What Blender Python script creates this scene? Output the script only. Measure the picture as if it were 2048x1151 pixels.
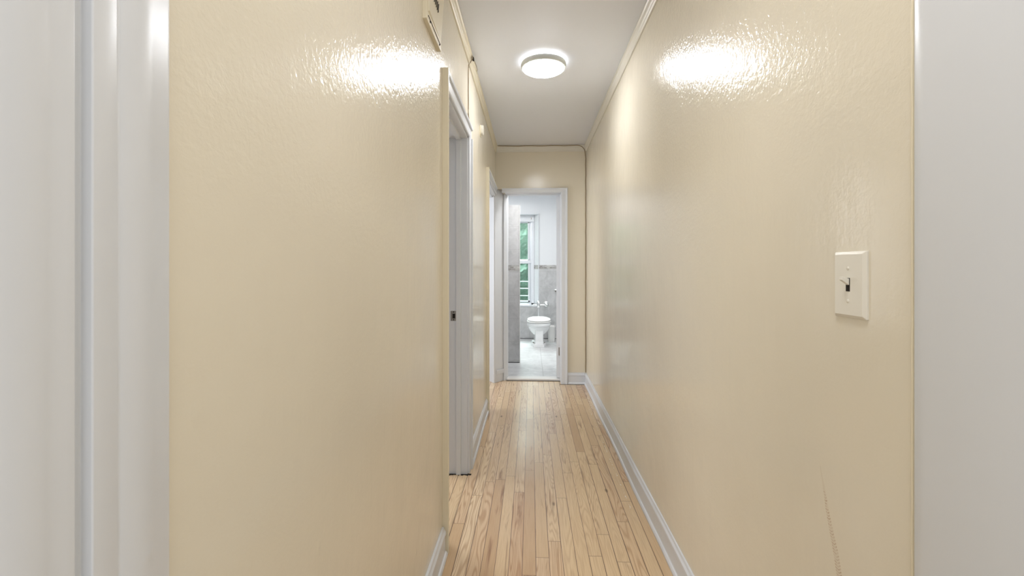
import bpy, bmesh, math, random
from mathutils import Vector, Matrix
random.seed(7)
PI = math.pi
scn = bpy.context.scene
for o in list(bpy.data.objects): bpy.data.objects.remove(o)
COL = scn.collection

# ------------------------------------------------------------------ camera
W, H = 2048, 1151
F = 900.0
cam_d = bpy.data.cameras.new('camera'); cam = bpy.data.objects.new('camera', cam_d); COL.objects.link(cam)
cam.location = (0, 0, 1.24)
cam.rotation_euler = (PI/2, 0, math.atan(38/F))
cam_d.sensor_width = 36; cam_d.lens = F/W*36
cam_d.shift_y = -(575.5-537)/W
cam_d.clip_start = 0.02
scn.camera = cam

# ------------------------------------------------------------------ world, lamps, exposure
scn.view_settings.view_transform = 'Standard'
scn.view_settings.look = 'None'
scn.view_settings.gamma = 1
scn.view_settings.use_curve_mapping = False
scn.view_settings.exposure = 0.62
world = bpy.data.worlds.new('world'); scn.world = world; world.use_nodes = True
bg = world.node_tree.nodes['Background']
bg.inputs[0].default_value = (0.95, 0.955, 0.97, 1); bg.inputs[1].default_value = 0.82

def area(name, loc, rot, sx, sy, power, color=(1, 1, 1)):
    d = bpy.data.lights.new(name, 'AREA'); d.shape = 'RECTANGLE'; d.size = sx; d.size_y = sy
    d.energy = power; d.color = color
    o = bpy.data.objects.new(name, d); COL.objects.link(o); o.location = loc; o.rotation_euler = rot
    return o
area('near_wall_fill', (0.1, 0.55, 2.54), (0, 0, 0), 0.35, 0.35, 5.5, (0.96, 0.96, 1.0))  # added fill above the camera, evens out the near walls; no fixture here
area('bathroom_ceiling_lamp', (0.5, 5.4, 2.52), (0, 0, 0), 0.4, 0.3, 22, (0.99, 0.985, 0.98))
area('bathroom_back_fill', (-0.55, 6.9, 2.53), (0, 0, 0), 0.4, 0.4, 11, (1, 0.99, 0.98))  # added fill over the shower, lifts the bathroom back wall and floor
area('daylight_over_hedge', (-0.45, 9.3, 3.2), (math.radians(-52), 0, 0), 1.6, 1.4, 330, (0.95, 0.98, 1))
area('side_room_fill', (-1.7, 2.9, 2.5), (0, 0, 0), 0.4, 0.4, 9, (0.95, 0.96, 1))  # added unseen fill, keeps the door jamb grey instead of dark
area('far_end_fill', (-2.25, 4.1, 1.5), (0, math.radians(-90), 0), 1.4, 1.0, 24, (0.93, 0.96, 1))  # added fill through door two for the corridor's far end; no window here

# ------------------------------------------------------------------ material helpers
def new_mat(name):
    m = bpy.data.materials.new(name); m.use_nodes = True
    nt = m.node_tree; nt.nodes.clear()
    out = nt.nodes.new('ShaderNodeOutputMaterial'); p = nt.nodes.new('ShaderNodeBsdfPrincipled')
    nt.links.new(p.outputs[0], out.inputs[0])
    return m, nt, p, out
class N:
    def __init__(s, nt): s.nt = nt
    def n(s, t, **kw):
        x = s.nt.nodes.new(t)
        for k, v in kw.items(): setattr(x, k, v)
        return x
    def l(s, a, b): s.nt.links.new(a, b)
    def set(s, inp, v):
        if isinstance(v, bpy.types.NodeSocket): s.l(v, inp)
        else: inp.default_value = v
    def math(s, op, a, b=0.0, c=0.0, clamp=False):
        x = s.n('ShaderNodeMath', operation=op, use_clamp=clamp)
        s.set(x.inputs[0], a); s.set(x.inputs[1], b); s.set(x.inputs[2], c)
        return x.outputs[0]
    def mix(s, fac, a, b, blend='MIX'):
        x = s.n('ShaderNodeMix', data_type='RGBA', blend_type=blend)
        s.set(x.inputs[0], fac); s.set(x.inputs[6], a); s.set(x.inputs[7], b)
        return x.outputs[2]
    def ramp(s, fac, *stops):
        x = s.n('ShaderNodeValToRGB')
        cr = x.color_ramp
        while len(cr.elements) < len(stops): cr.elements.new(0.5)
        for e, (p, c) in zip(cr.elements, stops): e.position = p; e.color = c if len(c) == 4 else (*c, 1)
        s.l(fac, x.inputs[0]); return x.outputs[0]
    def noise(s, vec, scale, detail=2, rough=0.5, dist=0.0, out=0):
        x = s.n('ShaderNodeTexNoise'); s.l(vec, x.inputs['Vector'])
        x.inputs['Scale'].default_value = scale; x.inputs['Detail'].default_value = detail
        x.inputs['Roughness'].default_value = rough; x.inputs['Distortion'].default_value = dist
        return x.outputs[out]
    def mapping(s, vec, scale=(1, 1, 1), loc=(0, 0, 0), rot=(0, 0, 0)):
        x = s.n('ShaderNodeMapping'); s.l(vec, x.inputs[0])
        x.inputs[1].default_value = loc; x.inputs[2].default_value = rot; x.inputs[3].default_value = scale
        return x.outputs[0]
    def coord(s): return s.n('ShaderNodeTexCoord').outputs['Object']
    def bump(s, h, strength, dist, prev=None):
        x = s.n('ShaderNodeBump'); x.inputs['Strength'].default_value = strength; x.inputs['Distance'].default_value = dist
        s.l(h, x.inputs['Height'])
        if prev is not None: s.l(prev, x.inputs['Normal'])
        return x.outputs[0]
def srgb(r, g, b):
    f = lambda c: (c/255/12.92) if c/255 <= 0.04045 else ((c/255+0.055)/1.055)**2.4
    return (f(r), f(g), f(b), 1)

def simple(name, col, rough=0.5, metal=0.0, bump=0.0, bscale=60, spec=0.5, var=0.0):
    m, nt, p, out = new_mat(name); g = N(nt)
    co = g.coord()
    if var:
        f = g.noise(co, 7, 3)
        dark = tuple(c*(1-var) for c in col[:3])+(1,)
        g.l(g.mix(f, dark, col), p.inputs['Base Color'])
    else: p.inputs['Base Color'].default_value = col
    p.inputs['Roughness'].default_value = rough; p.inputs['Metallic'].default_value = metal
    p.inputs['Specular IOR Level'].default_value = spec
    if bump: g.l(g.bump(g.noise(co, bscale, 3), bump, 0.002), p.inputs['Normal'])
    return m

def wall_paint(name, col, rough, fine=0.25, brush=0.3, stain=False, bathroom=False):
    m, nt, p, out = new_mat(name); g = N(nt); co = g.coord()
    big = g.noise(co, 0.9, 2); 
    c2 = tuple(c*0.95 for c in col[:3])+(1,)
    c = g.mix(g.ramp(big, (0.35, (0, 0, 0)), (0.65, (1, 1, 1))), c2, col)
    # tiny chips
    v = g.n('ShaderNodeTexVoronoi'); g.l(g.mapping(co, (1, 1, 0.7)), v.inputs['Vector']); v.inputs['Scale'].default_value = 2.6
    chip = g.math('LESS_THAN', v.outputs['Distance'], 0.008)
    c = g.mix(g.math('MULTIPLY', chip, 0.6), c, srgb(110, 95, 75))
    if stain:
        # brown dotted rub mark running down the wall (a segment in the wall plane)
        sx = g.n('ShaderNodeSeparateXYZ'); g.l(co, sx.inputs[0]); Y, Z = sx.outputs[1], sx.outputs[2]
        (y0, z0), (y1, z1) = stain
        dy, dz = y1-y0, z1-z0; L = math.hypot(dy, dz); uy, uz = dy/L, dz/L
        ry = g.math('SUBTRACT', Y, y0); rz = g.math('SUBTRACT', Z, z0)
        t = g.math('ADD', g.math('MULTIPLY', ry, uy), g.math('MULTIPLY', rz, uz))
        d = g.math('SUBTRACT', g.math('MULTIPLY', ry, uz), g.math('MULTIPLY', rz, uy))
        wob = g.math('MULTIPLY', g.math('SUBTRACT', g.noise(co, 9, 1), 0.5), 0.012)
        d = g.math('ABSOLUTE', g.math('ADD', d, wob))
        w = g.math('ADD', 0.0012, g.math('MULTIPLY', g.math('MAXIMUM', t, 0), 0.045), clamp=False)
        w = g.math('MINIMUM', w, 0.0085)
        band = g.math('MULTIPLY', g.math('LESS_THAN', d, w), g.math('MULTIPLY', g.math('GREATER_THAN', t, 0), g.math('LESS_THAN', t, L)))
        lad = g.math('SINE', g.math('ADD', g.math('MULTIPLY', t, 1150.0), g.math('MULTIPLY', d, 500.0)))
        dots = g.math('MULTIPLY', g.ramp(lad, (0.0, (0, 0, 0)), (0.7, (1, 1, 1))), g.ramp(g.noise(co, 120, 2), (0.35, (0.2, 0.2, 0.2)), (0.6, (1, 1, 1))))
        dots = g.math('MULTIPLY', dots, g.math('GREATER_THAN', g.math('ADD', g.noise(co, 22, 1), g.math('MULTIPLY', t, 2.2)), 0.62))
        fac = g.math('MULTIPLY', band, g.math('ADD', g.math('MULTIPLY', dots, 0.5), 0.10))
        c = g.mix(fac, c, srgb(168, 126, 84))
    g.l(c, p.inputs['Base Color'])
    p.inputs['Roughness'].default_value = rough
    p.inputs['Specular IOR Level'].default_value = 0.33
    n1 = g.noise(co, 75, 3, 0.55, 0.3)
    n2 = g.noise(g.mapping(co, (1, 1, 0.12)), 45, 2, 0.5)
    n3 = g.noise(co, 5, 2)
    sp = g.n('ShaderNodeSeparateXYZ'); g.l(co, sp.inputs[0])
    mz = g.math('DIVIDE', g.math('SUBTRACT', sp.outputs[2], 1.25), 0.6, clamp=True)
    my = g.math('DIVIDE', g.math('SUBTRACT', 2.7, sp.outputs[1]), 0.8, clamp=True)
    rolled = g.math('ADD', 0.16, g.math('MULTIPLY', 0.84, g.math('MULTIPLY', mz, my)))   # roller stipple is heaviest high up at the near end
    n1 = g.math('MULTIPLY', n1, rolled)
    b = g.bump(n3, 0.22, 0.012)
    b = g.bump(n2, brush, 0.0035, b)
    b = g.bump(n1, fine, 0.0025, b)
    v2 = g.n('ShaderNodeTexVoronoi'); g.l(g.mapping(co, (1, 1, 0.5)), v2.inputs['Vector']); v2.inputs['Scale'].default_value = 8
    blob = g.ramp(v2.outputs['Distance'], (0.0, (1, 1, 1)), (0.07, (0, 0, 0)))
    b = g.bump(blob, 0.25, 0.002, b)
    g.l(b, p.inputs['Normal'])
    return m

def white_gloss(name, col, rough=0.3):
    m, nt, p, out = new_mat(name); g = N(nt); co = g.coord()
    big = g.noise(co, 3, 3)
    c2 = tuple(c*0.94 for c in col[:3])+(1,)
    g.l(g.mix(big, c2, col), p.inputs['Base Color'])
    p.inputs['Roughness'].default_value = rough
    b = g.bump(g.noise(g.mapping(co, (1, 1, 0.25)), 14, 2), 0.25, 0.004)
    b = g.bump(g.noise(co, 90, 2), 0.08, 0.001, b)
    v = g.n('ShaderNodeTexVoronoi'); g.l(co, v.inputs['Vector']); v.inputs['Scale'].default_value = 7
    b = g.bump(g.ramp(v.outputs['Distance'], (0.0, (1, 1, 1)), (0.06, (0, 0, 0))), 0.25, 0.003, b)
    g.l(b, p.inputs['Normal'])
    return m

def wood_floor(name):
    m, nt, p, out = new_mat(name); g = N(nt); co = g.coord()
    sx = g.n('ShaderNodeSeparateXYZ'); g.l(co, sx.inputs[0]); X, Y = sx.outputs[0], sx.outputs[1]
    PWD, PL = 0.0572, 0.95
    u = g.math('DIVIDE', g.math('ADD', X, 5.013), PWD)
    iu = g.math('FLOOR', u); fu = g.math('SUBTRACT', u, iu)
    wn = g.n('ShaderNodeTexWhiteNoise', noise_dimensions='1D'); g.l(iu, wn.inputs['W'])
    v = g.math('ADD', g.math('DIVIDE', Y, PL), g.math('MULTIPLY', wn.outputs['Value'], 7.3))
    iv = g.math('FLOOR', v); fv = g.math('SUBTRACT', v, iv)
    idv = g.n('ShaderNodeCombineXYZ'); g.l(iu, idv.inputs[0]); g.l(iv, idv.inputs[1])
    wc = g.n('ShaderNodeTexWhiteNoise', noise_dimensions='2D'); g.l(idv.outputs[0], wc.inputs['Vector'])
    r1 = wc.outputs['Value']
    sc = g.n('ShaderNodeSeparateColor'); g.l(wc.outputs['Color'], sc.inputs[0]); r2, r3 = sc.outputs[0], sc.outputs[1]
    base = g.ramp(r1, (0.0, srgb(196, 162, 124)), (0.25, srgb(216, 188, 148)), (0.55, srgb(225, 200, 162)), (0.8, srgb(207, 174, 137)), (1.0, srgb(231, 209, 174)))
    # per plank shifted grain coordinates
    off = g.n('ShaderNodeVectorMath', operation='SCALE'); g.l(wc.outputs['Color'], off.inputs[0]); off.inputs['Scale'].default_value = 19
    gv = g.n('ShaderNodeVectorMath', operation='ADD'); g.l(co, gv.inputs[0]); g.l(off.outputs[0], gv.inputs[1])
    # fine pores
    fine = g.noise(g.mapping(gv.outputs[0], (260, 7, 1)), 1, 3, 0.6)
    # flame figure: level lines of a stretched noise
    fl = g.noise(g.mapping(gv.outputs[0], (17, 1.5, 1)), 1, 1, 0.4, 0.35)
    rings = g.math('SINE', g.math('MULTIPLY', fl, 95))
    rings = g.math('POWER', g.math('ADD', g.math('MULTIPLY', rings, 0.5), 0.5), 2.0)
    ringamt = g.math('MULTIPLY', g.ramp(r2, (0.25, (0, 0, 0)), (0.7, (1, 1, 1))), 0.55)
    c = g.mix(g.math('MULTIPLY', rings, ringamt), base, srgb(164, 118, 78))
    c = g.mix(g.math('MULTIPLY', g.ramp(fine, (0.45, (0, 0, 0)), (0.75, (1, 1, 1))), 0.32), c, srgb(160, 118, 78))
    # heartwood streaks / mineral marks
    st = g.noise(g.mapping(gv.outputs[0], (34, 2.6, 1)), 1, 3, 0.55, 0.6)
    stf = g.math('MULTIPLY', g.ramp(st, (0.57, (0, 0, 0)), (0.70, (1, 1, 1))), g.math('MULTIPLY', g.math('GREATER_THAN', r3, 0.5), 0.7))
    c = g.mix(stf, c, srgb(128, 82, 48))
    vk = g.n('ShaderNodeTexVoronoi'); g.l(g.mapping(co, (9, 3.5, 1)), vk.inputs['Vector']); vk.inputs['Scale'].default_value = 0.7
    c = g.mix(g.math('MULTIPLY', g.ramp(vk.outputs['Distance'], (0.03, (1, 1, 1)), (0.07, (0, 0, 0))), 0.75), c, srgb(84, 56, 36))
    # joints
    wv = g.noise(g.mapping(co, (3, 1.2, 1)), 1, 1)
    gapw = g.math('MULTIPLY', g.math('ADD', -0.05, g.math('MULTIPLY', wv, 1.6)), 0.030)
    e = g.math('MINIMUM', fu, g.math('SUBTRACT', 1.0, fu))
    gu = g.math('LESS_THAN', e, gapw)
    ev = g.math('MINIMUM', fv, g.math('SUBTRACT', 1.0, fv))
    gvv = g.math('LESS_THAN', ev, 0.0011)
    gap = g.math('MAXIMUM', gu, gvv)
    c = g.mix(g.math('MULTIPLY', gap, 0.9), c, srgb(74, 46, 28))
    # white paint specks along the right hand edge
    sn = g.noise(g.mapping(co, (160, 60, 1)), 1, 2)
    lx = g.math('LESS_THAN', g.math('ABSOLUTE', g.math('SUBTRACT', X, 0.515)), 0.0035)
    ly = g.math('MULTIPLY', g.math('GREATER_THAN', Y, 2.35), g.math('LESS_THAN', Y, 4.0))
    sp = g.math('MULTIPLY', g.math('MULTIPLY', lx, ly), g.math('GREATER_THAN', sn, 0.60))
    c = g.mix(sp, c, srgb(235, 232, 226))
    g.l(c, p.inputs['Base Color'])
    p.inputs['Coat Weight'].default_value = 0.8; p.inputs['Coat Roughness'].default_value = 0.24
    rr = g.math('ADD', 0.27, g.math('MULTIPLY', g.noise(co, 6, 3), 0.16))
    g.l(rr, p.inputs['Roughness'])
    b = g.bump(gap, 0.5, -0.0015)
    b = g.bump(fine, 0.12, 0.0006, b)
    b = g.bump(g.noise(g.mapping(co, (10, 2, 1)), 1, 2), 0.3, 0.0015, b)
    g.l(b, p.inputs['Normal'])
    return m

def stone_tile(name, col, tw, th, axes='XZ', offset=0.5, grout=0.003, rough=0.35, shift=(0, 0), grout_col=None, var=0.16):
    m, nt, p, out = new_mat(name); g = N(nt); co = g.coord()
    sx = g.n('ShaderNodeSeparateXYZ'); g.l(co, sx.inputs[0])
    ax = {'X': 0, 'Y': 1, 'Z': 2}
    A, B = sx.outputs[ax[axes[0]]], sx.outputs[ax[axes[1]]]
    v = g.math('DIVIDE', g.math('ADD', B, 10*th+shift[1]), th); iv = g.math('FLOOR', v); fv = g.math('SUBTRACT', v, iv)
    odd = g.math('MODULO', iv, 2.0)
    u = g.math('ADD', g.math('DIVIDE', g.math('ADD', A, 10*tw+shift[0]), tw), g.math('MULTIPLY', odd, offset)); iu = g.math('FLOOR', u); fu = g.math('SUBTRACT', u, iu)
    gu = g.math('LESS_THAN', g.math('MINIMUM', fu, g.math('SUBTRACT', 1.0, fu)), grout/tw)
    gv = g.math('LESS_THAN', g.math('MINIMUM', fv, g.math('SUBTRACT', 1.0, fv)), grout/th)
    gap = g.math('MAXIMUM', gu, gv)
    idv = g.n('ShaderNodeCombineXYZ'); g.l(iu, idv.inputs[0]); g.l(iv, idv.inputs[1])
    wn = g.n('ShaderNodeTexWhiteNoise', noise_dimensions='2D'); g.l(idv.outputs[0], wn.inputs['Vector'])
    cl = g.noise(co, 9, 5, 0.62, 0.8)
    lo = tuple(c*(1-2*var) for c in col[:3])+(1,)
    c = g.mix(g.ramp(cl, (0.3, (0, 0, 0)), (0.7, (1, 1, 1))), lo, col)
    c = g.mix(g.math('MULTIPLY', wn.outputs['Value'], 0.22 if grout < 0.01 else 0.5), c, lo)
    c = g.mix(g.math('MULTIPLY', gap, 0.8), c, grout_col or srgb(165, 165, 163))
    g.l(c, p.inputs['Base Color']); p.inputs['Roughness'].default_value = rough
    g.l(g.bump(gap, 0.4, -0.001), p.inputs['Normal'])
    return m

def mosaic(name, axes='XZ'):
    m, nt, p, out = new_mat(name); g = N(nt); co = g.coord()
    br = g.n('ShaderNodeTexBrick'); g.l(g.mapping(co, (1, 1, 1), (0, 0, 0), (PI/2, 0, 0)), br.inputs['Vector'])
    br.inputs['Color1'].default_value = srgb(128, 124, 120); br.inputs['Color2'].default_value = srgb(196, 194, 190)
    br.inputs['Mortar'].default_value = srgb(190, 190, 188); br.inputs['Scale'].default_value = 1
    br.inputs['Brick Width'].default_value = 0.05; br.inputs['Row Height'].default_value = 0.0235
    br.inputs['Mortar Size'].default_value = 0.0015
    g.l(br.outputs['Color'], p.inputs['Base Color']); p.inputs['Roughness'].default_value = 0.25
    return m

def emis(name, col, s):
    m, nt, p, out = new_mat(name)
    p.inputs['Base Color'].default_value = col
    p.inputs['Emission Color'].default_value = col; p.inputs['Emission Strength'].default_value = s
    return m

CREAM = srgb(231, 223, 204)
M = {}
M['cream'] = wall_paint('cream_gloss_paint', CREAM, 0.18, fine=0.68, brush=0.12)
M['cream_stained'] = wall_paint('cream_gloss_paint_rubbed', CREAM, 0.18, fine=0.68, brush=0.12, stain=((0.955, 0.835), (0.88, 0.60)))
M['ceiling'] = simple('ceiling_paint', srgb(238, 241, 249), 0.55, bump=0.1, bscale=20)
M['white'] = white_gloss('white_gloss_trim_paint', srgb(221, 224, 228), 0.3)
M['offwhite'] = white_gloss('offwhite_moulding_paint', srgb(232, 228, 216), 0.35)
M['cream_trim'] = white_gloss('cream_trim_paint', srgb(232, 222, 196), 0.32)
M['floor'] = wood_floor('oak_strip_floor')
M['tile_wall'] = stone_tile('grey_wall_tile', srgb(203, 203, 203), 0.30, 0.30, 'XZ', 0.0, 0.0022, shift=(0.02, 0.01))
M['tile_floor'] = stone_tile('grey_floor_tile', srgb(222, 222, 222), 0.60, 0.62, 'XY', 0.0, 0.004, 0.3, shift=(0.46, -0.42+0.62))
M['mosaic'] = mosaic('mosaic_border')
M['bath_paint'] = simple('pale_cool_bathroom_paint', srgb(222, 224, 226), 0.5)
M['marble'] = simple('white_marble', srgb(232, 230, 226), 0.3, var=0.08)
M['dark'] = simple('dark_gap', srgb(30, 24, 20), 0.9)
M['ceramic'] = simple('white_porcelain', srgb(238, 238, 238), 0.12)
M['plastic'] = simple('white_plastic', srgb(232, 231, 228), 0.4)
M['ivory'] = simple('ivory_plastic', srgb(232, 228, 216), 0.35)
M['chrome'] = simple('chrome', srgb(235, 235, 235), 0.28, 1.0)
M['nickel'] = simple('worn_nickel', srgb(150, 146, 140), 0.35, 1.0)
M['rim'] = simple('grey_white_lamp_rim', srgb(205, 207, 203), 0.45)
M['lens'] = emis('lamp_diffuser', (0.95, 0.965, 1.0, 1), 42)
M['glow'] = emis('lamp_back_glow', (0.95, 0.965, 1.0, 1), 13)
M['cable'] = simple('brown_painted_cable', srgb(150, 130, 100), 0.5)
M['cable_white'] = simple('cream_painted_cable', srgb(205, 192, 165), 0.5)
M['wood_trim'] = simple('bare_wood', srgb(180, 140, 96), 0.5)
M['room_paint'] = simple('plain_grey_room_paint', srgb(205, 204, 202), 0.6)

def glass_mat():
    m, nt, p, out = new_mat('patterned_window_glass'); g = N(nt); co = g.coord()
    nt.nodes.remove(p)
    tr = g.n('ShaderNodeBsdfTransparent'); tr.inputs[0].default_value = (0.85, 0.92, 0.90, 1)
    tl = g.n('ShaderNodeBsdfTranslucent')
    f = g.noise(co, 70, 3)
    g.l(g.mix(f, srgb(110, 160, 135), srgb(170, 205, 185)), tl.inputs[0])
    gl = g.n('ShaderNodeBsdfGlossy'); gl.inputs['Roughness'].default_value = 0.2
    bp = g.bump(f, 0.6, 0.003); g.l(bp, gl.inputs['Normal'])
    m1 = g.n('ShaderNodeMixShader'); m1.inputs[0].default_value = 0.035; g.l(tr.outputs[0], m1.inputs[1]); g.l(tl.outputs[0], m1.inputs[2])
    m2 = g.n('ShaderNodeMixShader'); m2.inputs[0].default_value = 0.05; g.l(m1.outputs[0], m2.inputs[1]); g.l(gl.outputs[0], m2.inputs[2])
    g.l(m2.outputs[0], out.inputs[0]); return m
M['glass'] = glass_mat()
def hedge_mat():
    m, nt, p, out = new_mat('hedge_leaves'); g = N(nt); co = g.coord()
    f = g.noise(co, 26, 4, 0.6)
    g.l(g.ramp(f, (0.3, srgb(30, 56, 44)), (0.55, srgb(54, 84, 68)), (0.75, srgb(88, 118, 96))), p.inputs['Base Color'])
    p.inputs['Roughness'].default_value = 0.6
    return m
M['hedge'] = hedge_mat()

# ------------------------------------------------------------------ mesh helpers
def box(bm, x0, x1, y0, y1, z0, z1):
    vs = [bm.verts.new(p) for p in ((x0,y0,z0),(x1,y0,z0),(x1,y1,z0),(x0,y1,z0),(x0,y0,z1),(x1,y0,z1),(x1,y1,z1),(x0,y1,z1))]
    for f in ((0,3,2,1),(4,5,6,7),(0,1,5,4),(1,2,6,5),(2,3,7,6),(3,0,4,7)): bm.faces.new([vs[i] for i in f])
def prism(bm, pts, fn0, fn1):
    """pts: 2-D outline; fn0/fn1 map a 2-D point to its two 3-D ends."""
    a = [bm.verts.new(fn0(*p)) for p in pts]; b = [bm.verts.new(fn1(*p)) for p in pts]
    n = len(pts)
    bm.faces.new(a); bm.faces.new(b[::-1])
    for i in range(n): bm.faces.new((a[i], b[i], b[(i+1) % n], a[(i+1) % n]))
def loft(bm, rings, cap=True):
    vr = [[bm.verts.new(p) for p in r] for r in rings]; n = len(vr[0])
    for a, b in zip(vr, vr[1:]):
        for i in range(n): bm.faces.new((a[i], a[(i+1) % n], b[(i+1) % n], b[i]))
    if cap: bm.faces.new(vr[0][::-1]); bm.faces.new(vr[-1])
def lathe(bm, prof, c=(0, 0, 0), axis='Z', seg=40, cap=True):
    rings = []
    for r, h in prof:
        ring = []
        for i in range(seg):
            a = 2*PI*i/seg; u, v = max(r, 1e-5)*math.cos(a), max(r, 1e-5)*math.sin(a)
            p = {'Z': (u, v, h), 'X': (h, u, v), 'Y': (u, h, v)}[axis]
            ring.append((c[0]+p[0], c[1]+p[1], c[2]+p[2]))
        rings.append(ring)
    loft(bm, rings, cap)
def tube(bm, pts, r, seg=10):
    pts = [Vector(p) for p in pts]; rings = []
    for i, p in enumerate(pts):
        t = (pts[min(i+1, len(pts)-1)]-pts[max(i-1, 0)]).normalized()
        up = Vector((0, 0, 1)) if abs(t.z) < 0.95 else Vector((1, 0, 0))
        a = t.cross(up).normalized(); b = t.cross(a)
        rings.append([p+(a*math.cos(2*PI*k/seg)+b*math.sin(2*PI*k/seg))*r for k in range(seg)])
    loft(bm, rings)
def obj(name, bm, mat, parent=None, smooth=False, bevel=0.0, bseg=2, loc=None):
    bmesh.ops.recalc_face_normals(bm, faces=bm.faces)
    me = bpy.data.meshes.new(name); bm.to_mesh(me); bm.free()
    me.materials.append(mat)
    o = bpy.data.objects.new(name, me); COL.objects.link(o)
    if parent is not None:
        o.parent = parent
        o.matrix_parent_inverse = Matrix.Translation(-parent.location)
    if bevel:
        md = o.modifiers.new('bevel', 'BEVEL'); md.width = bevel; md.segments = bseg; md.limit_method = 'ANGLE'; md.angle_limit = math.radians(40)
    if smooth:
        for p in me.polygons: p.use_smooth = True
        try: me.set_sharp_from_angle(angle=math.radians(42))
        except Exception: pass
    return o
def B(): return bmesh.new()
def struct(name, bm, mat, parent=None, **kw):
    o = obj(name, bm, mat, parent, **kw)
    if parent is None: o['kind'] = 'structure'
    return o
def sroot(name, loc):
    o = bpy.data.objects.new(name, None); COL.objects.link(o); o.location = loc; o['kind'] = 'structure'
    o.empty_display_size = 0.05; return o
def thing(name, label, cat, loc, group=None):
    o = bpy.data.objects.new(name, None); COL.objects.link(o); o.location = loc
    o.empty_display_size = 0.05
    o['label'] = label; o['category'] = cat
    if group: o['group'] = group
    return o
def tag(o, label, cat, group=None):
    o['label'] = label; o['category'] = cat
    if group: o['group'] = group
    return o

# ------------------------------------------------------------------ the corridor shell
XL, XR = -0.385, 0.595         # wall faces
ZC = 2.57                      # ceiling
YF = 4.87                      # far wall face
YB = -0.6                      # where the corridor opens to the room behind
D1a, D1b = 2.02, 2.715         # door 1 clear opening
D2a = 3.94                     # door 2 near edge, it runs to the corner
HD = 2.04                      # door head
TW = 0.13                      # wall thickness
BZ = 0.015                     # bathroom floor level

bm = B(); box(bm, XL-0.001, XR+0.001, YB, 5.0, -0.1, 0); box(bm, -2.3, XL, 0.9, 5.0, -0.1, 0)
struct('floor', bm, M['floor'])
bm = B(); box(bm, -2.4, XR+0.13, YB, 8.3, ZC, ZC+0.1); struct('ceiling', bm, M['ceiling'])
bm = B()
box(bm, XL-TW, XL, YB, D1a, 0, ZC); box(bm, XL-TW, XL, D1a, D1b, HD, ZC)
box(bm, XL-TW, XL, D1b, D2a, 0, ZC); box(bm, XL-TW, XL, D2a, YF, HD, ZC)
struct('wall_left', bm, M['cream'])
bm = B(); box(bm, XR, XR+0.12, YB, YF, 0, ZC); struct('wall_right', bm, M['cream_stained'])
OL, OR_, OT = -0.262, 0.325, 2.062       # bathroom door opening
bm = B()
box(bm, OR_+0.005, XR+0.12, YF, 5.0, 0, ZC); box(bm, -0.31, OR_+0.005, YF, 5.0, OT+0.005, ZC); box(bm, XL-TW, -0.31, YF, 5.0, 2.104, ZC)
struct('wall_far', bm, M['cream'])

# side room behind doors 1 and 2
bm = B()
box(bm, -2.4, -2.3, 0.9, 5.1, 0, ZC); box(bm, -2.4, XL-TW, 0.8, 0.9, 0, ZC); box(bm, -2.4, XL-TW-0.02, 5.0, 5.1, 0, ZC)
struct('wall_side_room', bm, M['room_paint'])

# --- crown mouldings (profile: out from wall, down from ceiling)
crown = [(0, 0), (0.022, 0), (0.022, 0.010), (0.017, 0.018), (0.015, 0.040), (0.010, 0.050), (0.011, 0.060), (0.007, 0.068), (0, 0.070)]
def crown_run(name, side, y0, y1, mat):
    bm = B()
    sx = (lambda u: XL+u) if side < 0 else (lambda u: XR-u)
    prism(bm, crown, lambda u, v: (sx(u), y0, ZC-v), lambda u, v: (sx(u), y1, ZC-v))
    return struct(name, bm, mat, bevel=0.002)
crown_run('trim_crown_left', -1, YB, YF, M['cream_trim'])
crown_run('trim_crown_right', 1, YB, YF, M['offwhite'])
bm = B(); prism(bm, crown, lambda u, v: (XL+0.012, YF-u, ZC-v), lambda u, v: (XR-0.012, YF-u, ZC-v))
struct('trim_crown_far', bm, M['offwhite'], bevel=0.002)

# --- baseboards (out from wall, height)
base = [(0, 0), (0.024, 0), (0.024, 0.010), (0.020, 0.018), (0.014, 0.021), (0.013, 0.088), (0.017, 0.092), (0.016, 0.104), (0.010, 0.112), (0.007, 0.122), (0, 0.124)]
def base_run(name, side, y0, y1, mat=None):
    bm = B(); sx = (lambda u: XL+u) if side < 0 else (lambda u: XR-u)
    n = max(2, int((y1-y0)/0.25)); rings = []
    for i in range(n+1):
        y = y0+(y1-y0)*i/n; w = 0.0025*math.sin(y*5.1+side)
        rings.append([(sx(u+(w if u > 0 else 0)), y, v) for u, v in base])
    loft(bm, rings)
    return struct(name, bm, mat or M['white'], bevel=0.0015)
base_run('baseboard_right', 1, 0.74, YF)
base_run('baseboard_left', -1, 0.45, 1.935)
base_run('baseboard_left_middle', -1, 2.80, 3.865)
bm = B(); prism(bm, base, lambda u, v: (0.395, YF-u, v), lambda u, v: (XR-0.016, YF-u, v))
struct('baseboard_far', bm, M['white'], bevel=0.0015)

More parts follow.
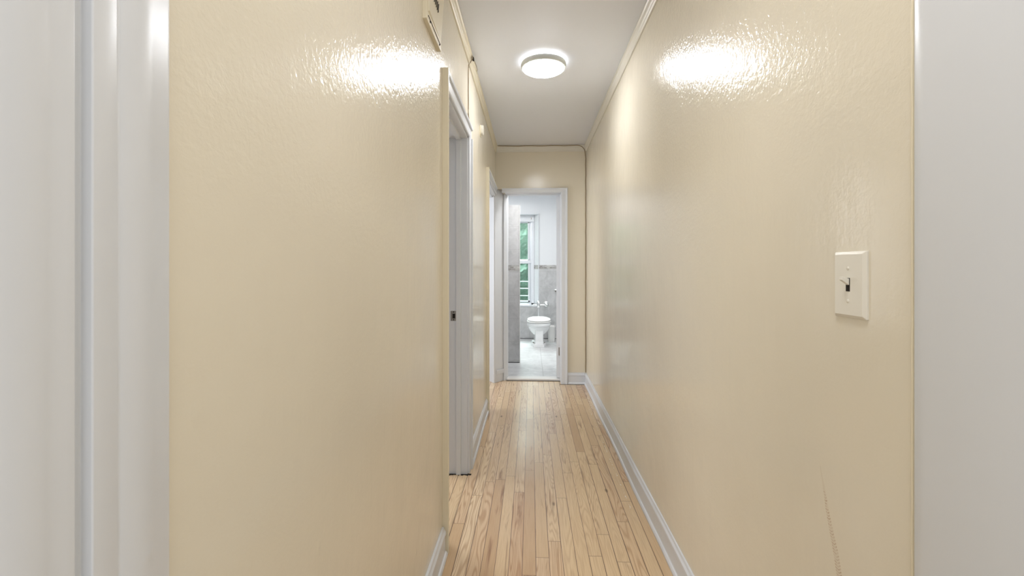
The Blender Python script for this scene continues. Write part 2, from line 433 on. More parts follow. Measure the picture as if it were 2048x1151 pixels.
# --- near openings at the camera: moulded casing left, plain casing right
prof = [(0.453, 0), (0.453, 0.011), (0.447, 0.014), (0.428, 0.0155), (0.423, 0.0185), (0.392, 0.0190), (0.388, 0.0172), (0.384, 0.0195), (0.361, 0.021), (0.3595, 0.0115), (0.3545, 0.0110), (0.3490, 0.0185), (0.340, 0.0200), (0.330, 0.0185), (0.326, 0.0200), (0.30, 0.0205), (0.285, 0.012), (0.275, 0.0)]
bm = B(); prism(bm, prof, lambda y, u: (XL-0.002+u, y, 0), lambda y, u: (XL-0.002+u, y, 2.12))
struct('trim_casing_near_left', bm, M['white'], bevel=0.0012, bseg=3, smooth=True)
bm = B(); prism(bm, [(0.722, 0), (0.7215, 0.004), (0.716, 0.007), (0.700, 0.0075), (0.45, 0.0075), (0.44, 0.0)], lambda y, u: (XR+0.001-u, y, 0), lambda y, u: (XR+0.001-u, y, 2.12))
struct('trim_casing_near_right', bm, M['white'], bevel=0.001, bseg=3, smooth=True)
def bead(name, x, y, r):
    bm = B(); pts = []
    for i in range(61):
        z = 0.12+2.0*i/60; pts.append((x+random.uniform(-.0004, .0004), y+random.uniform(-.0006, .0006), z))
    tube(bm, pts, r, 8); return struct(name, bm, M['cream_trim'], smooth=True)
bead('trim_paint_bead_left', XL+0.0005, 0.456, 0.0022)
bead('trim_paint_bead_right', XR-0.0005, 0.7265, 0.0028)

# --- door 1 (left wall, opening into the side room)
def casing_prof(w=0.075):      # along wall (0 = opening edge), out from wall
    return [(0, 0), (0, 0.012), (0.006, 0.015), (w-0.020, 0.015), (w-0.018, 0.024), (w-0.004, 0.026), (w, 0.022), (w, 0)]
def side_door(name, ya, yb, far=True):
    r = sroot(name, (XL, (ya+yb)/2, 0))
    cp = casing_prof()
    bm = B(); prism(bm, [(ya-s, u) for s, u in cp], lambda y, u: (XL+u, y, 0), lambda y, u: (XL+u, y, HD+0.075))
    near = obj('casing', bm, M['white'], r, bevel=0.001)
    bm = B(); prism(bm, [(ya-0.0765, -0.001), (ya-0.0765, 0.0255), (ya-0.0745, 0.0268), (ya-0.062, 0.0268), (ya-0.062, 0.0)], lambda y, u: (XL+u, y, 0.0), lambda y, u: (XL+u, y, HD+0.076))
    bb = obj('backband', bm, M['cream_trim'], near, bevel=0.0015); bb['label'] = 'cream painted outer edge of the casing'
    bm = B(); prism(bm, [(HD+s, u) for s, u in cp], lambda z, u: (XL+u, ya-0.075+0.0, z), lambda z, u: (XL+u, (yb+0.075) if far else YF-0.014, z))
    obj('head_casing', bm, M['white'], r, bevel=0.001)
    if far:
        bm = B(); prism(bm, [(yb+s, u) for s, u in cp], lambda y, u: (XL+u, y, 0), lambda y, u: (XL+u, y, HD+0.001))
        obj('casing', bm, M['white'], r, bevel=0.001)
    # jamb lining with stop
    jt = 0.018
    lin = [(XL+0.001, 0), (XL+0.001, jt), (XL-0.036, jt), (XL-0.038, jt+0.012), (XL-0.066, jt+0.012), (XL-0.068, jt-0.002), (XL-TW-0.012, jt-0.002), (XL-TW-0.012, 0)]
    if far:
        bm = B(); prism(bm, [(x, yb-t+0.006) for x, t in lin], lambda x, y: (x, y, 0), lambda x, y: (x, y, HD))
        jf = obj('jamb', bm, M['white'], r, bevel=0.001)
    bm = B(); prism(bm, [(x, ya+t-0.006) for x, t in lin], lambda x, y: (x, y, 0), lambda x, y: (x, y, HD))
    obj('jamb', bm, M['white'], r, bevel=0.001)
    bm = B(); prism(bm, [(x, HD-t+0.006) for x, t in lin], lambda x, z: (x, ya, z), lambda x, z: (x, yb if far else 4.90, z))
    obj('head_jamb', bm, M['white'], r, bevel=0.001)
    return r
d1 = side_door('door_1', D1a, D1b)
yj = D1b-0.018+0.006+0.002                # rabbet face of the far jamb
st = obj('strike_plate', (lambda b: (box(b, -0.486, -0.450, yj-0.0025, yj+0.001, 0.925, 0.985), b)[1])(B()), M['nickel'], d1, bevel=0.001)
bm = B(); box(bm, -0.474, -0.458, yj-0.0035, yj-0.001, 0.940, 0.968); obj('latch_hole', bm, M['dark'], st)
for z in (0.932, 0.979):
    bm = B(); lathe(bm, [(0.0035, 0), (0.002, -0.0015), (0, -0.0016)], (-0.467, yj-0.0025, z), 'Y', 12); obj('screw', bm, M['dark'], st)
# ragged dark gap where the far jamb meets the boards
bm = B()
n = 24; top = []; bot = []
for i in range(n+1):
    x = XL-0.14+0.165*i/n
    top.append((x, yj+0.004)); bot.append((x, yj-0.010-0.022*random.random()**2))
vt = [bm.verts.new((x, y, 0.0012)) for x, y in top]; vb = [bm.verts.new((x, y, 0.0012)) for x, y in bot]
for i in range(n): bm.faces.new((vb[i], vb[i+1], vt[i+1], vt[i]))
ret = bmesh.ops.extrude_face_region(bm, geom=bm.faces[:]); bmesh.ops.translate(bm, verts=[v for v in ret['geom'] if isinstance(v, bmesh.types.BMVert)], vec=(0, 0, -0.004))
obj('floor_gap', bm, M['dark'], d1)

# --- door 2 (left wall, in the corner)
d2 = side_door('door_2', D2a, YF, far=False)
bm = B(); prism(bm, [(-0.53, 5.0), (-0.455, 4.945), (-0.412, 4.876), (-0.402, 4.866), (-0.392, 4.872), (OL-0.004, 5.045), (OL-0.004, 5.11), (-0.53, 5.11)], lambda x, y: (x, y, 0), lambda x, y: (x, y, 2.1045))
cp_ = obj('corner_post', bm, M['white'], d2, bevel=0.003)
bm = B(); prism(bm, [(-0.375, 4.883), (-0.30, 4.985), (-0.298, 4.979), (-0.371, 4.880)], lambda x, y: (x, y, 0.09), lambda x, y: (x, y, 0.135))
obj('plinth_patch', bm, M['white'], cp_, bevel=0.001)

bm = B(); prism(bm, [(-0.305, 4.990), (-0.302, 4.978), (-0.290, 4.990), (-0.268, 5.018), (-0.258, 5.036), (-0.256, 5.06), (-0.30, 5.06)], lambda x, y: (x, y, 0), lambda x, y: (x, y, 2.064))
obj('corner_bead', bm, M['white'], cp_, bevel=0.001)

# --- door 3 : bathroom door
d3 = sroot('door_3', (0.03, YF, 0))
cp = casing_prof(0.068)
bm = B(); prism(bm, [(OR_+s, u) for s, u in cp], lambda x, u: (x, YF-u, 0), lambda x, u: (x, YF-u, OT+0.045))
obj('casing', bm, M['white'], d3, bevel=0.001)
bm = B(); prism(bm, [(OT, 0), (OT, 0.014), (OT+0.025, 0.015), (OT+0.03, 0.022), (OT+0.045, 0.022), (OT+0.045, 0)], lambda z, u: (-0.315, YF-u, z), lambda z, u: (OR_+0.066, YF-u, z))
obj('head_casing', bm, M['white'], d3, bevel=0.001)
bm = B(); box(bm, OR_-0.004, OR_+0.02, YF-0.004, 5.02, 0, OT); obj('jamb', bm, M['white'], d3, bevel=0.001)
bm = B(); box(bm, OR_-0.009, OR_-0.003, YF+0.05, 4.985, 0.03, OT); obj('stop', bm, M['white'], d3, bevel=0.001)
bm = B(); box(bm, OL-0.02, OR_, YF-0.002, 5.05, OT-0.004, OT+0.02); box(bm, OL, OR_-0.004, YF+0.05, 4.985, OT-0.016, OT); obj('head_jamb', bm, M['white'], d3, bevel=0.001)
# opened leaf, hinged on the right jamb
ang = math.radians(11)
leaf = bpy.data.objects.new('door_leaf', None)
hx, hy = 0.3175, 5.0
def lp(a, b, z):  # a along leaf, b across thickness (to the left)
    return (hx+a*math.sin(ang)-b*math.cos(ang), hy+a*math.cos(ang)+b*math.sin(ang), z)
bm = B()
def lbox(bm, a0, a1, b0, b1, z0, z1):
    vs = [bm.verts.new(lp(a, b, z)) for (a, b, z) in ((a0,b0,z0),(a1,b0,z0),(a1,b1,z0),(a0,b1,z0),(a0,b0,z1),(a1,b0,z1),(a1,b1,z1),(a0,b1,z1))]
    for f in ((0,3,2,1),(4,5,6,7),(0,1,5,4),(1,2,6,5),(2,3,7,6),(3,0,4,7)): bm.faces.new([vs[i] for i in f])
lbox(bm, 0.0, 0.56, 0.0, 0.037, 0.035, OT-0.012)
lf = obj('door_leaf', bm, M['white'], d3, bevel=0.002)
bm = B(); lbox(bm, -0.0015, 0.0005, 0.002, 0.012, 0.28, 0.37); lf_h = obj('hinge', bm, M['nickel'], lf)
bm = B(); tube(bm, [lp(-0.004, -0.003, 0.28), lp(-0.004, -0.003, 0.37)], 0.005, 10); obj('hinge_pin', bm, M['nickel'], lf)
bm = B(); lbox(bm, -0.001, 0.0005, 0.008, 0.030, OT-0.062, OT-0.030); obj('paint_filled_mortise', bm, M['white'], lf)
for s in (-1, 1):
    bm = B(); c = lp(0.50, 0.0185+s*0.05, 0.97)
    bmesh.ops.create_uvsphere(bm, u_segments=20, v_segments=12, radius=0.027, matrix=Matrix.Translation(c)); tube(bm, [lp(0.50, 0.0185+s*0.015, 0.97), c], 0.010, 12)
    obj('doorknob', bm, M['nickel'], lf, smooth=True)
# marble saddle and the dark caulk gap in front of it
bm = B(); prism(bm, [(4.985, 0.001), (4.985, 0.020), (4.992, 0.025), (5.10, 0.025), (5.112, 0.018), (5.112, 0.001)], lambda y, z: (OL-0.004, y, z), lambda y, z: (OR_+0.004, y, z))
struct('trim_marble_saddle', bm, M['marble'], bevel=0.001)
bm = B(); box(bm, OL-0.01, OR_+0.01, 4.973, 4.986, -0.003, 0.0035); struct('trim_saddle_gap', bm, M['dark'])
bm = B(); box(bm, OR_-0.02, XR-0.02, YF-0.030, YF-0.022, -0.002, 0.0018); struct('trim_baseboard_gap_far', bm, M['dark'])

# ------------------------------------------------------------------ bathroom shell
BY = 7.90
bm = B(); box(bm, -1.5, 0.9, 5.0, 8.0, -0.1, BZ); struct('floor_bathroom', bm, M['tile_floor'])
# window opening in the back wall: x -0.72..0.131, z 0.591..2.195, splayed reveal
wx0, wx1, wz0, wz1 = -0.72, 0.131, 0.591, 2.195
bm = B()
box(bm, -1.5, wx0, BY, BY+0.3, 0, ZC); box(bm, wx1, 0.9, BY, BY+0.3, 0, ZC)
box(bm, wx0, wx1, BY, BY+0.3, 0, wz0); box(bm, wx0, wx1, BY, BY+0.3, wz1, ZC)
struct('wall_bathroom_back', bm, M['bath_paint'])
TZ = 1.235
bm = B()
box(bm, -1.5, wx0, BY-0.012, BY, BZ, TZ); box(bm, wx1, 0.75, BY-0.012, BY, BZ, TZ); box(bm, wx0, wx1, BY-0.012, BY, BZ, wz0)
struct('trim_tile_wainscot', bm, M['tile_wall'])
bm = B(); box(bm, wx1, 0.75, BY-0.013, BY, TZ, TZ+0.068); box(bm, -1.5, wx0, BY-0.013, BY, TZ, TZ+0.068)
struct('trim_mosaic_border', bm, M['mosaic'])
bm = B(); box(bm, 0.75, 0.9, 5.0, BY, 0, ZC); struct('wall_bathroom_right', bm, M['bath_paint'])
bm = B(); box(bm, -1.6, -1.5, 5.0, BY, 0, ZC); struct('wall_bathroom_left', bm, M['bath_paint'])
bm = B(); box(bm, OR_+0.02, 0.9, 5.0, 5.02, 0, ZC); box(bm, -1.5, OL-0.02, 5.0, 5.02, 0, ZC)
struct('wall_bathroom_front', bm, M['bath_paint'])
# shower partition
bm = B(); box(bm, -1.5, -0.145, 5.87, 5.96, BZ, TZ-0.02); box(bm, -1.5, -0.145, 5.87, 5.96, TZ+0.048, 2.07)
part = struct('wall_shower_partition', bm, M['tile_wall'])
bm = B(); box(bm, -1.5, -0.1445, 5.868, 5.962, TZ-0.02, TZ+0.048); obj('mosaic_band', bm, M['mosaic'], part)
bm = B(); box(bm, -0.149, -0.1425, 5.866, 5.874, BZ, 2.072); obj('edge_strip', bm, M['plastic'], part)
bm = B(); box(bm, -1.5, -0.15, 5.862, 5.871, BZ-0.001, BZ+0.006); obj('grout_line', bm, M['dark'], part)
bm = B(); box(bm, -1.5, 0.75, BY-0.017, BY-0.011, BZ-0.001, BZ+0.007); struct('trim_floor_joint', bm, M['dark'])

# ------------------------------------------------------------------ window
w1 = sroot('window_1', ((wx0+wx1)/2, BY, wz0))
ix1, iz1 = 0.055, 2.13       # inner edge of the splayed reveal
ix0 = wx0+0.076
# splayed reveal linings
bm = B(); prism(bm, [(wx1, BY-0.012), (ix1, BY+0.13), (ix1+0.02, BY+0.14), (wx1+0.012, BY+0.02)], lambda x, y: (x, y, wz0), lambda x, y: (x, y, wz1)); rv = obj('reveal', bm, M['bath_paint'], w1)
bm = B(); prism(bm, [(wx1-0.001, BY-0.0135), (ix1-0.001, BY+0.1285), (ix1+0.01, BY+0.129), (wx1+0.001, BY-0.0128)], lambda x, y: (x, y, TZ), lambda x, y: (x, y, TZ+0.068)); obj('mosaic_band', bm, M['mosaic'], rv)
bm = B(); prism(bm, [(wx0, BY-0.012), (ix0, BY+0.13), (ix0-0.02, BY+0.14), (wx0-0.012, BY+0.02)], lambda x, y: (x, y, wz0), lambda x, y: (x, y, wz1)); obj('reveal', bm, M['bath_paint'], w1)
bm = B(); box(bm, wx1-0.004, wx1+0.008, BY-0.020, BY-0.006, wz0, wz1+0.008); box(bm, wx0-0.008, wx1+0.008, BY-0.020, BY-0.006, wz1-0.004, wz1+0.008); obj('edge_trim', bm, M['white'], w1, bevel=0.002)
bm = B(); prism(bm, [(wx0, BY-0.03), (wx1, BY-0.02), (ix1+0.005, BY+0.14), (ix0, BY+0.14)], lambda x, y: (x, y, wz0-0.012), lambda x, y: (x, y, wz0+0.016)); obj('sill', bm, M['white'], w1, bevel=0.003)
# frame
FY = BY+0.12
bm = B()
box(bm, 0.005, ix1, FY, FY+0.05, wz0+0.012, iz1); box(bm, ix0, ix0+0.05, FY, FY+0.05, wz0+0.012, iz1)
box(bm, ix0, ix1, FY-0.01, FY+0.05, 2.075, wz1); box(bm, ix0, ix1, FY, FY+0.05, wz0+0.012, wz0+0.04)
obj('window_frame', bm, M['white'], w1, bevel=0.003)
def sash(z0, z1, y, xr):
    x0, x1 = ix0+0.05, xr; s = 0.030
    bm = B(); box(bm, x0, x0+s, y, y+0.03, z0, z1); box(bm, x1-s, x1, y, y+0.03, z0, z1)
    box(bm, x0, x1, y, y+0.03, z0, z0+s); box(bm, x0, x1, y, y+0.03, z1-s, z1)
    f = obj('sash', bm, M['white'], w1, bevel=0.003)
    bm = B(); box(bm, x0+s, x1-s, y+0.012, y+0.018, z0+s, z1-s); obj('pane', bm, M['glass'], f)
    return f
sash(1.375, 2.085, FY+0.035, -0.028)
lo = sash(0.645, 1.360, FY+0.020, -0.022)
bm = B(); box(bm, -0.045, 0.008, FY+0.06, FY+0.075, wz0, 2.1); box(bm, ix0+0.04, ix0+0.06, FY+0.06, FY+0.075, wz0, 2.1); obj('outer_stop', bm, M['white'], w1)
bm = B(); box(bm, ix0+0.03, 0.01, FY+0.01, FY+0.06, 1.335, 1.392); obj('meeting_rail', bm, M['white'], w1, bevel=0.003)
bm = B(); box(bm, 0.0, 0.012, FY-0.018, FY-0.008, 2.115, 2.150); obj('curtain_bracket', bm, M['nickel'], w1)
for k, z in enumerate((0.755, 0.885, 1.010)):
    bm = B(); tube(bm, [(ix0+0.02, FY+0.10, z), (0.0, FY+0.10, z)], 0.0075, 8); obj('guard_bar', bm, M['white'], w1)
bm = B(); box(bm, wx0-0.2, wx0+0.1, BY+0.28, BY+0.3, wz0-0.1, wz0)
bm.free()

# hedge outside: clumped leaf mass with real depth
bm = B()
hx0, hx1, hz0, hz1 = -2.6, 2.2, -0.2, 2.75
nx, nz = 96, 60
from mathutils import noise as mn
def hv(i, j, back):
    x = hx0+(hx1-hx0)*i/nx; z = hz0+(hz1-hz0)*j/nz
    d = mn.fractal(Vector((x*3.1, 1.7, z*3.1)), 1.0, 2.0, 4)*0.22+mn.noise(Vector((x*14, 4, z*14)))*0.06
    return (x, 9.75+d if not back else 10.4, z)
fr = [[bm.verts.new(hv(i, j, False)) for j in range(nz+1)] for i in range(nx+1)]
for i in range(nx):
    for j in range(nz): bm.faces.new((fr[i][j], fr[i+1][j], fr[i+1][j+1], fr[i][j+1]))
bk = [bm.verts.new(p) for p in ((hx0, 10.4, hz0), (hx1, 10.4, hz0), (hx1, 10.4, hz1), (hx0, 10.4, hz1))]
bm.faces.new(bk[::-1])
bm.faces.new([fr[i][nz] for i in range(nx+1)]+[bk[2], bk[3]])
bm.faces.new([fr[0][j] for j in range(nz+1)]+[bk[3], bk[0]])
bm.faces.new([fr[nx][j] for j in range(nz, -1, -1)]+[bk[1], bk[2]])
h = obj('hedge', bm, M['hedge'])
tag(h, 'green foliage seen blurred through the bathroom window glass', 'hedge'); h['kind'] = 'stuff'
bm = B(); box(bm, -3, 3, 8.2, 11, -0.3, -0.2); struct('ground', bm, M['room_paint'])

# ------------------------------------------------------------------ ceiling light
cl = thing('ceiling_light', 'round white flush ceiling light glowing in the hallway ceiling', 'ceiling light', (0.08, 2.9, ZC))
c = (0.08, 2.9, 0)
bm = B(); lathe(bm, [(0.118, ZC-0.001), (0.118, ZC-0.012)], c, seg=64); obj('back_glow', bm, M['glow'], cl)
bm = B(); lathe(bm, [(0.110, ZC-0.011), (0.143, ZC-0.014), (0.145, ZC-0.020), (0.1445, ZC-0.040), (0.141, ZC-0.046), (0.133, ZC-0.047), (0.131, ZC-0.030), (0.110, ZC-0.030)], c, seg=64, cap=False)
obj('rim', bm, M['rim'], cl, smooth=True)
bm = B(); lathe(bm, [(0.1325, ZC-0.036), (0.1325, ZC-0.046), (0.120, ZC-0.055), (0.095, ZC-0.062), (0.06, ZC-0.066), (0.025, ZC-0.068), (0, ZC-0.0685)], c, seg=64)
obj('diffuser', bm, M['lens'], cl, smooth=True)

# ------------------------------------------------------------------ light switch
sw = thing('light_switch', 'white toggle light switch on the cream right wall', 'light switch', (XR, 0.86, 1.21))
y0, y1, z0, z1 = 0.819, 0.902, 1.149, 1.272
bm = B()
prism_pts = [(y0, z0), (y1, z0), (y1, z1), (y0, z1)]
r1 = [(XR+0.001, y, z) for y, z in prism_pts]; r2 = [(XR-0.0035, y, z) for y, z in prism_pts]
yc, zc = (y0+y1)/2, (z0+z1)/2
ins = [(yc+(y-yc)*0.86, zc+(z-zc)*0.91) for y, z in prism_pts]
r3 = [(XR-0.0075, y, z) for y, z in ins]
# split the face with a slot hole: use thin dark recess instead
loft(bm, [r1, r2, r3]); pl = obj('plate', bm, M['ivory'], sw, bevel=0.0012, bseg=3)
bm = B(); box(bm, XR-0.0078, XR-0.004, yc-0.0052, yc+0.0052, zc-0.0125, zc+0.0125); obj('slot', bm, M['dark'], pl)
bm = B(); prism(bm, [(0, -0.001), (0, 0.011), (-0.013, 0.0155), (-0.014, 0.009)], lambda u, v: (XR-0.0074+u, yc-0.0038, zc+v), lambda u, v: (XR-0.0074+u, yc+0.0038, zc+v))
obj('toggle', bm, M['ivory'], sw, bevel=0.0008)
for z in (zc+0.0302, zc-0.0302):
    bm = B(); lathe(bm, [(0.0034, 0.001), (0.0032, -0.0008), (0.0018, -0.0015), (0, -0.0016)], (XR-0.0076, yc, z), 'X', 16); obj('screw', bm, M['ivory'], pl, smooth=True)

# ------------------------------------------------------------------ doorbell chime box
ch = thing('doorbell_chime', 'cream painted slotted chime box high on the left wall', 'doorbell chime', (XL, 1.71, 2.22))
ya, yb, za, zb = 1.583, 1.835, 2.130, 2.345
bm = B(); box(bm, XL-0.001, XL+0.016, ya, yb, za, zb); cb = obj('housing', bm, M['cream_trim'], ch, bevel=0.002)
bm = B(); 
def cv(x, y, z): return (XL+x, y, z)
lo_ = [cv(0.015, ya+0.012, za+0.03), cv(0.015, yb-0.004, za+0.03), cv(0.015, yb-0.004, zb), cv(0.015, ya+0.012, zb)]
hi_ = [cv(0.022, ya+0.018, za+0.036), cv(0.018, yb-0.012, za+0.036), cv(0.030, yb-0.006, zb-0.004), cv(0.031, ya+0.018, zb-0.004)]
loft(bm, [lo_, hi_]); cc = obj('cover', bm, M['cream_trim'], ch, bevel=0.0015)
for k in range(7):
    y = ya+0.040+0.0175*k
    bm = B(); x0 = XL+0.0245
    prism(bm, [(y, 2.230), (y+0.007, 2.236), (y+0.007, 2.268), (y, 2.262)], lambda a, b: (XL+0.0200+0.050*(b-(za+0.036)), a, b), lambda a, b: (XL+0.0232+0.050*(b-(za+0.036)), a, b))
    obj('vent_slot', bm, M['dark'], cc)
bm = B(); box(bm, XL+0.0160, XL+0.0175, ya+0.02, yb-0.02, za+0.018, za+0.021); obj('seam', bm, M['dark'], cb)
for y in (ya+0.05, yb-0.035):
    bm = B(); lathe(bm, [(0.0042, 0), (0.0035, 0.002), (0, 0.0024)], (XL+0.016, y, za+0.012), 'X', 14); obj('screw', bm, M['dark'], cb)

# ------------------------------------------------------------------ wall sensor
ws = thing('wall_sensor', 'small round cream sensor on the left wall beyond the door', 'sensor', (XL, 3.39, 2.29))
bm = B(); lathe(bm, [(0.046, -0.001), (0.046, 0.006), (0.042, 0.009)], (XL, 3.40, 2.285), 'X', 32); obj('base', bm, M['cream_trim'], ws, smooth=True)
bm = B(); lathe(bm, [(0.038, 0.008), (0.038, 0.022), (0.034, 0.026), (0.015, 0.028), (0, 0.028)], (XL, 3.40, 2.29), 'X', 32); obj('cap', bm, M['offwhite'], ws, smooth=True)

# ------------------------------------------------------------------ cables
bm = B(); xw = XL+0.003
pts = [(XL+0.024, 2.77, 2.553), (XL+0.026, 2.74, 2.52), (XL+0.016, 2.735, 2.50), (xw+0.002, 2.735, 2.485), (xw, 2.737, 2.44)]
pts += [(xw, 2.735+0.002*math.sin(i*1.3), 2.44-0.26*i/8) for i in range(1, 9)] + [(xw, 2.755, 2.165), (xw, 2.765, 2.14), (XL+0.012, 2.768, 2.119)]
tube(bm, pts, 0.0028, 8)
o = obj('cable', bm, M['cable'], smooth=True)
tag(o, 'thin painted cable hanging from the left crown moulding down to the door casing', 'cable')
j = thing('cable_connector', 'small dark wire connector on the left crown moulding', 'connector', (XL+0.03, 2.8, 2.55))
bm = B(); box(bm, XL+0.020, XL+0.031, 2.770, 2.800, 2.535, 2.551); obj('housing', bm, M['dark'], j, bevel=0.002)
bm = B(); tube(bm, [(XL+0.030, 2.80, 2.54), (XL+0.036, 2.86, 2.535), (XL+0.034, 2.93, 2.54), (XL+0.024, 2.99, 2.556)], 0.002, 8); obj('wire_loop', bm, M['cable'], j, smooth=True)
bm = B(); pts = [(XL+0.03, YF-0.026, ZC-0.006)]
for i in range(1, 12): pts.append((XL+0.03+(XR-XL-0.13)*i/12, YF-0.026, ZC-0.010+0.0025*math.sin(i*1.7)))
xe = XR-0.10
for k in range(0, 8):
    a = PI/2*k/7; pts.append((xe+0.085*math.sin(a), YF-0.026+0.019*(k/7), ZC-0.008-0.075*(1-math.cos(a))))
xc = XR-0.009
for i in range(1, 40): pts.append((xc+0.0015*math.sin(i*2.1), YF-0.005, ZC-0.083-(ZC-0.083-0.13)*i/39))
tube(bm, pts, 0.0040, 8)
o = obj('cable', bm, M['cable'], smooth=True)
tag(o, 'brown cable along the far crown moulding and down the right corner', 'cable')

# ------------------------------------------------------------------ toilet
tx = 0.128
tl = thing('toilet', 'white porcelain pedestal toilet with closed lid in the bathroom', 'toilet', (tx, 7.3, BZ))
def oval(cx, y0, y1, hw, z, n=48, sq=2.3, zt=0.0):
    cy, hl = (y0+y1)/2, (y1-y0)/2; r = []
    for i in range(n):
        a = 2*PI*i/n; ca, sa = math.cos(a), math.sin(a)
        x = math.copysign(abs(ca)**(2/sq), ca)*hw; y = math.copysign(abs(sa)**(2/sq), sa)*hl
        r.append((cx+x, cy+y, z+zt*(y/hl)))
    return r
bm = B()
loft(bm, [oval(tx, 7.20, 7.50, 0.075, 0.16), oval(tx, 7.12, 7.52, 0.115, 0.205), oval(tx, 7.06, 7.53, 0.150, 0.250), oval(tx, 7.025, 7.535, 0.172, 0.300), oval(tx, 7.015, 7.535, 0.176, 0.328),
          oval(tx, 6.995, 7.54, 0.184, 0.334), oval(tx, 6.985, 7.54, 0.190, 0.350), oval(tx, 6.985, 7.54, 0.190, 0.378), oval(tx, 6.99, 7.54, 0.186, 0.388)])
obj('bowl', bm, M['ceramic'], tl, smooth=True)
def oct_(hw_b, hw_f, yf, yb, z, ch=0.02):
    return [(tx-hw_f+ch*.3, yf, z), (tx+hw_f-ch*.3, yf, z), (tx+hw_f, yf+ch, z), (tx+hw_b, yb-ch, z), (tx+hw_b-ch, yb, z), (tx-hw_b+ch, yb, z), (tx-hw_b, yb-ch, z), (tx-hw_f, yf+ch, z)]
bm = B(); loft(bm, [oct_(0.085, 0.066, 7.055, 7.48, BZ+0.03), oct_(0.078, 0.063, 7.065, 7.48, 0.10), oct_(0.075, 0.064, 7.06, 7.48, 0.22), oct_(0.080, 0.068, 7.045, 7.48, 0.30), oct_(0.095, 0.082, 7.02, 7.48, 0.335)])
obj('pedestal', bm, M['ceramic'], tl, bevel=0.006, bseg=3)
foot = lambda s, z: [(tx-0.078*s, 7.03, z), (tx+0.078*s, 7.03, z), (tx+0.120*s, 7.20, z), (tx+0.120*s, 7.46, z), (tx-0.120*s, 7.46, z), (tx-0.120*s, 7.20, z)]
bm = B(); loft(bm, [foot(1, BZ), foot(1, BZ+0.032), foot(0.94, BZ+0.045)])
ft = obj('foot', bm, M['ceramic'], tl, bevel=0.004, bseg=3)
for s in (-1, 1):
    bm = B(); lathe(bm, [(0.013, BZ+0.040), (0.013, BZ+0.052), (0.008, BZ+0.060), (0, BZ+0.061)], (tx+s*0.090, 7.19, 0), seg=16); obj('bolt_cap', bm, M['nickel'], ft, smooth=True)
bm = B(); loft(bm, [oval(tx, 7.01, 7.48, 0.165, 0.389, zt=0.004), oval(tx, 7.01, 7.48, 0.165, 0.397, zt=0.004), oval(tx, 6.98, 7.50, 0.189, 0.398, zt=0.004), oval(tx, 6.975, 7.505, 0.194, 0.401, zt=0.004), oval(tx, 6.978, 7.505, 0.191, 0.412, zt=0.004), oval(tx, 6.985, 7.50, 0.186, 0.415, zt=0.004)])
obj('seat', bm, M['plastic'], tl, smooth=True)
bm = B(); loft(bm, [oval(tx, 7.01, 7.48, 0.165, 0.415, zt=0.006), oval(tx, 7.01, 7.48, 0.165, 0.4215, zt=0.006), oval(tx, 6.985, 7.505, 0.182, 0.423, zt=0.006), oval(tx, 6.98, 7.505, 0.186, 0.427, zt=0.006), oval(tx, 6.985, 7.505, 0.183, 0.437, zt=0.006), oval(tx, 7.02, 7.49, 0.155, 0.446, zt=0.006), oval(tx, 7.10, 7.42, 0.10, 0.448, zt=0.006)])
obj('lid', bm, M['plastic'], tl, smooth=True)
for s in (-1, 1):
    bm = B(); tube(bm, [(tx+s*0.065, 7.50, 0.40), (tx+s*0.065, 7.50, 0.438)], 0.014, 14); obj('hinge', bm, M['plastic'], tl, smooth=True)

# ------------------------------------------------------------------ flush valve
fv = thing('flush_valve', 'chrome flush valve and pipe on the wall behind the toilet', 'flush valve', (tx, 7.72, 0.64))
fy = 7.62
bm = B(); tube(bm, [(tx, fy-0.058, 0.362), (tx, fy-0.03, 0.364), (tx, fy-0.008, 0.38), (tx, fy, 0.41), (tx, fy, 0.60)], 0.017, 16); obj('flush_pipe', bm, M['chrome'], fv, smooth=True)
bm = B(); lathe(bm, [(0.018, 0.575), (0.024, 0.578), (0.024, 0.600), (0.020, 0.605), (0.021, 0.625), (0.034, 0.635), (0.036, 0.665), (0.030, 0.680), (0.022, 0.694), (0.010, 0.700), (0, 0.701)], (tx, fy, 0), seg=28); vb_ = obj('valve_body', bm, M['chrome'], fv, smooth=True)
bm = B(); lathe(bm, [(0.020, 0.0), (0.020, 0.02), (0.012, 0.024), (0.006, 0.03), (0.006, 0.085), (0.009, 0.088), (0.009, 0.1), (0, 0.101)], (tx, fy, 0), 'X', 16)
bmesh.ops.rotate(bm, verts=bm.verts[:], cent=(tx, fy, 0), matrix=Matrix.Rotation(PI-0.5, 3, 'Z')); bmesh.ops.translate(bm, verts=bm.verts[:], vec=(0, 0, 0.625)); obj('handle', bm, M['chrome'], vb_, smooth=True)
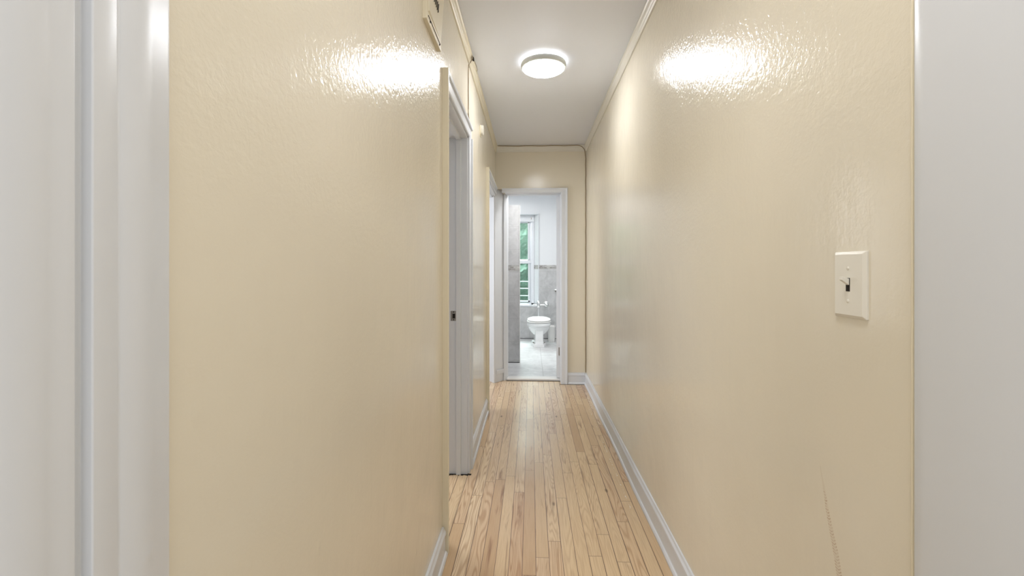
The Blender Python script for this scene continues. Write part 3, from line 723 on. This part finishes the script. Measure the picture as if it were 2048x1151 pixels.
bm = B(); tube(bm, [(tx+0.02, fy, 0.628), (tx+0.12, fy, 0.628)], 0.013, 14); obj('connector_pipe', bm, M['chrome'], fv, smooth=True)
bm = B(); lathe(bm, [(0.020, BY-0.012), (0.020, fy+0.02), (0.030, fy+0.015), (0.032, fy-0.012), (0.028, fy-0.022)], (tx+0.132, 0, 0.628), 'Y', 24); obj('stop_valve', bm, M['chrome'], fv, smooth=True)
bm = B(); lathe(bm, [(0.028, fy-0.020), (0.030, fy-0.026), (0.022, fy-0.034), (0, fy-0.036)], (tx+0.132, 0, 0.628), 'Y', 24); o = obj('stop_cap', bm, M['chrome'], fv, smooth=True)
bm = B(); lathe(bm, [(0.007, fy-0.034), (0.007, fy-0.038), (0, fy-0.0385)], (tx+0.132, 0, 0.628), 'Y', 14); obj('cap_screw', bm, M['dark'], o)
bm = B(); lathe(bm, [(0.042, BY-0.012), (0.042, BY-0.016), (0.022, BY-0.024)], (tx+0.132, 0, 0.628), 'Y', 24); obj('wall_flange', bm, M['chrome'], fv, smooth=True)

# ------------------------------------------------------------------ waste bin
wb = thing('waste_bin', 'slim white plastic waste bin on the floor right of the toilet', 'waste bin', (0.345, 7.62, BZ))
bm = B()
R = lambda hw, hd, z: oval(0.345, 7.62-hd, 7.62+hd, hw, z, 40, 4.5)
loft(bm, [R(0.052, 0.07, BZ), R(0.055, 0.075, BZ+0.01), R(0.064, 0.088, 0.262), R(0.067, 0.091, 0.266), R(0.067, 0.091, 0.278), R(0.062, 0.086, 0.280), R(0.060, 0.083, 0.260), R(0.052, 0.07, 0.03)])
obj('bin_body', bm, M['plastic'], wb, smooth=True)

# ------------------------------------------------------------------ paper holder stub
ph = thing('paper_holder', 'small white and dark fitting on the tiled wall beside the door edge', 'paper holder', (0.44, BY-0.012, 0.86))
bm = B(); box(bm, 0.405, 0.475, BY-0.05, BY-0.011, 0.862, 0.885); obj('bracket', bm, M['ceramic'], ph, bevel=0.006, bseg=3)
bm = B(); box(bm, 0.420, 0.440, BY-0.045, BY-0.011, 0.835, 0.863); obj('clip', bm, M['nickel'], ph, bevel=0.003)
